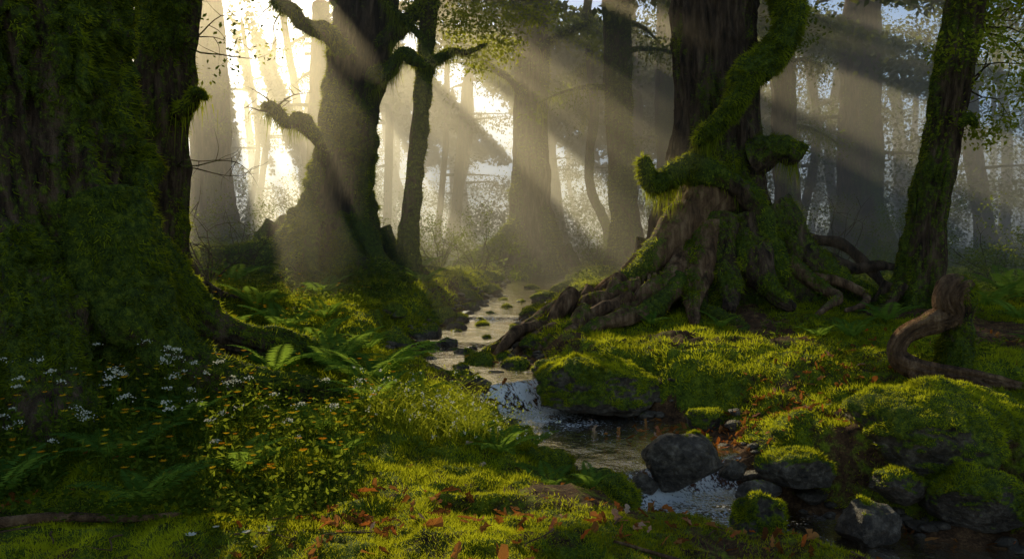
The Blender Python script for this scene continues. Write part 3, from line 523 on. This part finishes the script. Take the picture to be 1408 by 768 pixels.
# ------------------------------------------------ wildflowers
def flowers(name,kind,n,x0,x1,y0,y1,h,seed,petal,mat):
    r=np.random.default_rng(seed); b=B(); 
    for i in range(n):
        x=r.uniform(x0,x1);y=r.uniform(y0,y1); z=float(gz(x,y)); H=h*r.uniform(.35,1.15); lean=r.normal(0,.15,2)
        p0=np.array([x,y,z]); p1=p0+[lean[0]*H,lean[1]*H,H]
        V,F,N=tube([(*p0,.004),(*((p0+p1)/2+[0.01,0,0.02]),.003),(*p1,.002)],4,.15,1,ridge=0,lump=0); b.add(V,F,0,.4)
        m=7; t=r.uniform(.1,.8,m)[:,None]; Q=p0+(p1-p0)*t; leaves(b,Q,nrm(rdir(m,r)*[1,1,.4]+[0,0,.3]),.06,.012,0)
        if kind=='umbel':
            k=int(r.integers(14,40)); sc=r.uniform(.5,1.3); o=r.normal(0,.026*sc,(k,3))*[1,1,.25]; o[:,2]-=(o[:,0]**2+o[:,1]**2)*6; leaves(b,p1+o,nrm(rdir(k,r)+[0,0,.5]),.015,.007,1)
        else:
            an=np.arange(8)*math.pi/4; D=nrm(np.stack([np.cos(an),np.sin(an),.25+0*an],1)+r.normal(0,.3,3)*[1,1,0]); pt=petal*r.uniform(.5,1.1); leaves(b,np.repeat(p1[None],8,0),D,pt,pt*.34,1,np.full(8,r.random()),nrm(np.cross(D,[0,0,1.])))
    b.build(name,[M_leaf,mat],False)
flowers('white_wildflowers','umbel',75,-4.0,-2.2,5.3,7.0,.55,1,.02,M_white)
flowers('white_wildflowers','umbel',14,-2.4,-1.2,5.6,6.8,.4,8,.02,M_white)
flowers('orange_wildflowers','daisy',260,-3.8,-1.0,4.9,7.4,.44,2,.03,M_orange)
flowers('orange_wildflowers','daisy',70,-4.4,-2.2,9.5,12.5,.4,5,.035,M_orange)
flowers('white_wildflowers','daisy',6,-1.75,-1.3,4.1,4.4,.05,3,.036,M_white)
b=B(); n=2800; r=rng; an=r.uniform(0,6.28,n); rad=np.sqrt(r.random(n)); x=-.58+.72*rad*np.cos(an); y=7.1+.55*rad*np.sin(an); P=np.stack([x,y,gz(x,y)],1)
tp=longblades(b,P,nrm(np.stack([r.normal(0,.35,n),r.normal(0,.35,n),np.ones(n)],1)),r.uniform(.12,.55,n)*(1+.4*vnoise(P*4,3)),.0025,.5,0,np.clip(r.normal(.55,.25,n),0,1))
q=tp[r.random(n)<.3]; q=np.repeat(q,4,0)+r.normal(0,.012,(len(q)*4,3)); leaves(b,q,rdir(len(q)),.018,.007,0,np.full(len(q),1.))
q=tp[r.random(n)<.07]; q=np.repeat(q,5,0)+r.normal(0,.008,(len(q)*5,3)); leaves(b,q,rdir(len(q)),.018,.008,1)
b.build('tall_grass_clump',[M_bright,M_white],False)
b=B(); n=9000; y=3.3*np.exp(rng.random(n)*math.log(14/3.3)); x=rng.uniform(-1,1,n)*(.7*y+.5); s,_=sdist(x,y); k=(s>.1)&(vnoise(xyz(x,y)*1.1,12)>.15); x=x[k];y=y[k];n=len(x)
longblades(b,np.stack([x,y,gz(x,y)],1),nrm(np.stack([rng.normal(0,.4,n),rng.normal(0,.4,n),np.ones(n)],1)),rng.uniform(.04,.12,n),.002,.5,0); b.build('grass',[M_fern],False)
# ------------------------------------------------ fallen leaves, twigs
n=700; y=3.4*np.exp(rng.random(n)*math.log(11/3.4)); x=rng.uniform(-.7,.75,n)*y; k=vnoise(xyz(x,y)*1.0,33)>-.15; x=x[k];y=y[k];n=len(x)
xs=np.concatenate([x,rng.normal(-.9,.3,60),rng.normal(.4,.4,65),rng.normal(2.9,.35,140),rng.normal(1.7,.4,60),rng.normal(2.3,.6,190),rng.normal(3.6,.5,60)]); ys=np.concatenate([y,rng.normal(4.9,.3,60),rng.normal(4.8,.3,65),rng.normal(5.3,.2,140),rng.normal(5.2,.25,60),rng.normal(8.0,.3,190),rng.normal(8.6,.3,60)])
n=len(xs); s,wl=sdist(xs,ys); P=np.stack([xs,ys,np.maximum(gz(xs,ys),np.where(s<.1,wl,-9))+.028],1)
b=B()
for i in range(n):
    an=rng.uniform(0,6.28); sz=rng.uniform(.026,.058)*(1 if rng.random()<.85 else 1.35); up=nrm(np.array([0,0,1.])+.6*rng.normal(size=3)); d=nrm(np.cross(up,[math.cos(an),math.sin(an),.1])); sv=np.cross(up,d); cu=rng.uniform(-.1,.45)
    k=11; t=np.linspace(0,2*np.pi,k,endpoint=False); rr=sz*(.7+.3*np.cos(2*t)+.2*np.cos(5*t+(i%2)*3)+rng.normal(0,.04,k)); V=P[i]+d*(np.cos(t)*rr)[:,None]+sv*(np.sin(t)*rr*.8)[:,None]+up*(cu*np.abs(np.sin(t))*sz+rng.normal(0,.004,k))[:,None]
    V=np.vstack([V,P[i]]); F=np.array([[j,(j+1)%k,k] for j in range(k)]); b.add(V,F,0,rng.random())
b.build('fallen_leaves',[M_dead],False)
b=B()
for i in range(26):
    x=rng.uniform(-2.8,3);y=rng.uniform(3.8,5.2); an=rng.uniform(0,6.28); l=rng.uniform(.15,.5); pts=[]
    for j in range(4): 
        xx=x+math.cos(an+.3*j*rng.uniform(-1,1))*l*j/3; yy=y+math.sin(an)*l*j/3; pts.append((xx,yy,float(gz(xx,yy))+.02,.006*(1-j*.22)))
    V,F,N=tube(pts,6,.05,i,ridge=.001,lump=.1); b.add(V,F,0,.1)
V,F,N=tube([(x,y,float(gz(x,y))+.04,r_) for x,y,r_ in ((-2.9,4.35,.03),(-2.6,4.45,.028),(-2.2,4.5,.02),(-1.9,4.5,.012))],10,.04,3,ridge=.004); b.add(V,F,0,.1)
V,F,N=tube([(x,y,float(gz(x,y))+.025,r_) for x,y,r_ in ((.55,4.2,.006),(.9,4.35,.012),(1.25,4.4,.012),(1.6,4.5,.008))],8,.04,3,ridge=.002); b.add(V,F,0,.1)
b.build('fallen_twigs',[M_bark2])
# ------------------------------------------------ shrubs
for i,(x,y,h,n,mt) in enumerate([(-5.3,14,2.0,9,None),(-6.5,19,2.5,9,2),(-1.0,21,1.6,10,2),(-2.0,22,2.2,10,2),(7.6,19,2.2,9,None),(8.6,21,2.4,10,2),(11,22,2.6,10,2),(10,16.5,1.6,9,2),(5.6,20,1.5,8,2),(-9,21,2.6,9,2),(12.5,19,2.2,9,2),(2.6,24.5,1.4,8,2),(-6,24,3,10,2),(13,26,3,10,2),(5,26,2.,9,2)]):
    b=B(); twigs(b,(x,y,float(gz(x,y))-.05),(0,0,1.2),n,h,500+i,.02,mt,60 if mt else 0,.065); b.build('shrub' if mt else 'bare_shrub',MATS)
# ------------------------------------------------ distant trees
b=B(); r=np.random.default_rng(77)
for i in range(60):
    y=r.uniform(38,88); x=r.uniform(-.85,.85)*y; R=r.uniform(.12,.45); z=float(gz(x,y)); ln=r.normal(0,.8,2)
    V,F,N=tube([(x,y,z-.3,R*1.5),(x+ln[0]*.2,y,z+1.5,R*1.05),(x+ln[0],y,z+7,R),(x+ln[0]+ln[1],y,z+15,R*.6)],18,.5,i,.5,.8,5,.04); b.add(V,F,0,.35)
    for q in range(6):
        zz=z+r.uniform(3,13); an=r.uniform(0,6.28); l=r.uniform(1.5,4); p=[(x+ln[0]*.8+math.cos(an)*l*t,y+math.sin(an)*l*t,zz+.5*t*l*.3-.35*(t*l)**1.3*.3,.08*(1-t)+.01) for t in (0,.35,.7,1)]
        V,F,N=tube(p,6,.4,i,ridge=.0); b.add(V,F,0,.6)
        for t in (.5,.8,1.): leafcloud(b,[x+ln[0]*.8+math.cos(an)*l*t,y+math.sin(an)*l*t,zz-.3],.9,90,.17,.05,2,.5)
for i in range(460):
    y=r.uniform(36,92); x=r.uniform(-.9,.9)*y; leafcloud(b,(x,y,r.uniform(.3,2.5+(y-36)*.13)),r.uniform(1,2.2),300,.2,.065,2,.6,6)
for i in range(330):
    y=r.uniform(34,75); x=r.uniform(.16,.85)*y; leafcloud(b,(x,y,r.uniform(3,.3*y)),r.uniform(1.2,2.4),280,.22,.07,2,.5,6)
b.build('distant_trees',[M_bark,M_moss,M_canopy])
# ------------------------------------------------ canopy, gaps cut on purpose to shape sun patches and light shafts
AZ=math.radians(-22); EL=math.radians(25)
S=np.array([math.sin(AZ)*math.cos(EL),math.cos(AZ)*math.cos(EL),math.sin(EL)])
LIT=[(-.75,4.9,1.2),(.1,5.0,1.1),(1.3,4.7,1.0),(-.6,7.1,1.2),(2.6,9.6,.9),(3.7,8.9,1.3),(2.1,7.9,1.1),(2.8,7.3,.9),(3.9,7.0,1.3),(4.4,8.3,1.0),(-2.4,11,1.6),(-2,14,1.7),(-4.2,15.8,1.3),(.4,21,2.8),(-2.6,7.5,.9),(-3.1,8.4,.9),(.9,9.4,.9),(-1.5,8.3,1.0),(2.0,12.6,1.2),(-.3,12.2,1.2),(5.5,10.5,1.0),(1.2,17,1.5),(-1.5,18,1.8),(-2.7,6.2,.9),(1.5,7.2,1.0),(4.8,12.2,.8),(3.2,12.9,.9),(-1.9,5.6,.9),(2.9,5.9,.9),(1.9,6.5,.8),(6.3,9,.6),(-3.4,6.6,.6)]
n=430000; k=9000; r=np.random.default_rng(5)
cc=np.stack([r.uniform(-42,22,k),r.uniform(14,80,k),r.uniform(8.6,16,k)],1); cc[:,2]+=.6*fbm(cc*.2,2,3)*4
rad=r.uniform(.5,1.3,k); idx=r.integers(0,k,n); P=cc[idx]+rdir(n)*(rad[idx]*r.random(n)**.4)[:,None]*[1,1,.45]
g=P-S*((P[:,2]-.3)/S[2])[:,None]; hole=np.zeros(n,bool)
for (x,y,q) in LIT: hole|=((g[:,0]-x)**2+((g[:,1]-y))**2)<q*q*1.1
ca,sa=math.cos(-AZ),math.sin(-AZ); ga=g[:,0]*ca+g[:,1]*sa; gb=(-g[:,0]*sa+g[:,1]*ca)*.42
phi=np.arctan2(ga,gb+1.25)  # angle about the camera, so the cut gaps fan out into beams
nz=.9*vnoise(xyz(phi*14,0*phi,0*phi),47)+.6*vnoise(xyz(phi*33,0*phi),42)+.2*vnoise(xyz(ga,gb)*.6,44)
thr=np.where(g[:,1]>9,-.22,.5)
hole|=nz>thr
P=P[~hole]; n=len(P); print('canopy',n); D=nrm(rdir(n)+[0,0,-.4]); sc=.22+.12*sm(20,60,P[:,1])
b=B(); leaves(b,P,D,sc*r.uniform(.7,1.4,n),sc*.42*r.uniform(.7,1.2,n),0,np.clip(.5+.5*vnoise(P*.8,5)+r.normal(0,.15,n),0,1)); b.build('forest_canopy',[M_canopy],False)
# ------------------------------------------------ mist
m,N,L=newmat('mist'); v=N.new('ShaderNodeVolumeScatter'); v.inputs['Color'].default_value=(1,.89,.7,1); v.inputs['Density'].default_value=.028; v.inputs['Anisotropy'].default_value=.56; out(N,L,v.outputs[0],True)
bm=bmesh.new(); bmesh.ops.create_cube(bm,size=1); me=bpy.data.meshes.new('morning_mist'); bm.to_mesh(me); bm.free(); me.materials.append(m)
o=bpy.data.objects.new('morning_mist',me); o.scale=(150,82,12.5); o.location=(0,53.2,3.25); bpy.context.scene.collection.objects.link(o)
# ------------------------------------------------ light + sky + camera
w=bpy.data.worlds.new('World'); bpy.context.scene.world=w; w.use_nodes=True; nt=w.node_tree; sk=nt.nodes.new('ShaderNodeTexSky'); sk.sky_type='NISHITA'; sk.sun_disc=False; sk.sun_elevation=EL; sk.sun_rotation=AZ
nt.links.new(sk.outputs[0],nt.nodes['Background'].inputs[0]); nt.nodes['Background'].inputs[1].default_value=.135
l=bpy.data.lights.new('sun','SUN'); l.energy=5; l.angle=math.radians(.5); l.color=(1,.84,.5); o=bpy.data.objects.new('sun',l); o.rotation_euler=Vector(S).to_track_quat('Z','Y').to_euler(); bpy.context.scene.collection.objects.link(o)
c=bpy.data.cameras.new('camera'); c.lens=28; c.sensor_width=36; c.clip_end=2000; co=bpy.data.objects.new('camera',c); co.location=(0,0,1.7); co.rotation_euler=(math.radians(90-3.35),0,0); bpy.context.scene.collection.objects.link(co); bpy.context.scene.camera=co
s=bpy.context.scene; s.view_settings.view_transform='Standard'; s.view_settings.look='None'; s.view_settings.exposure=0
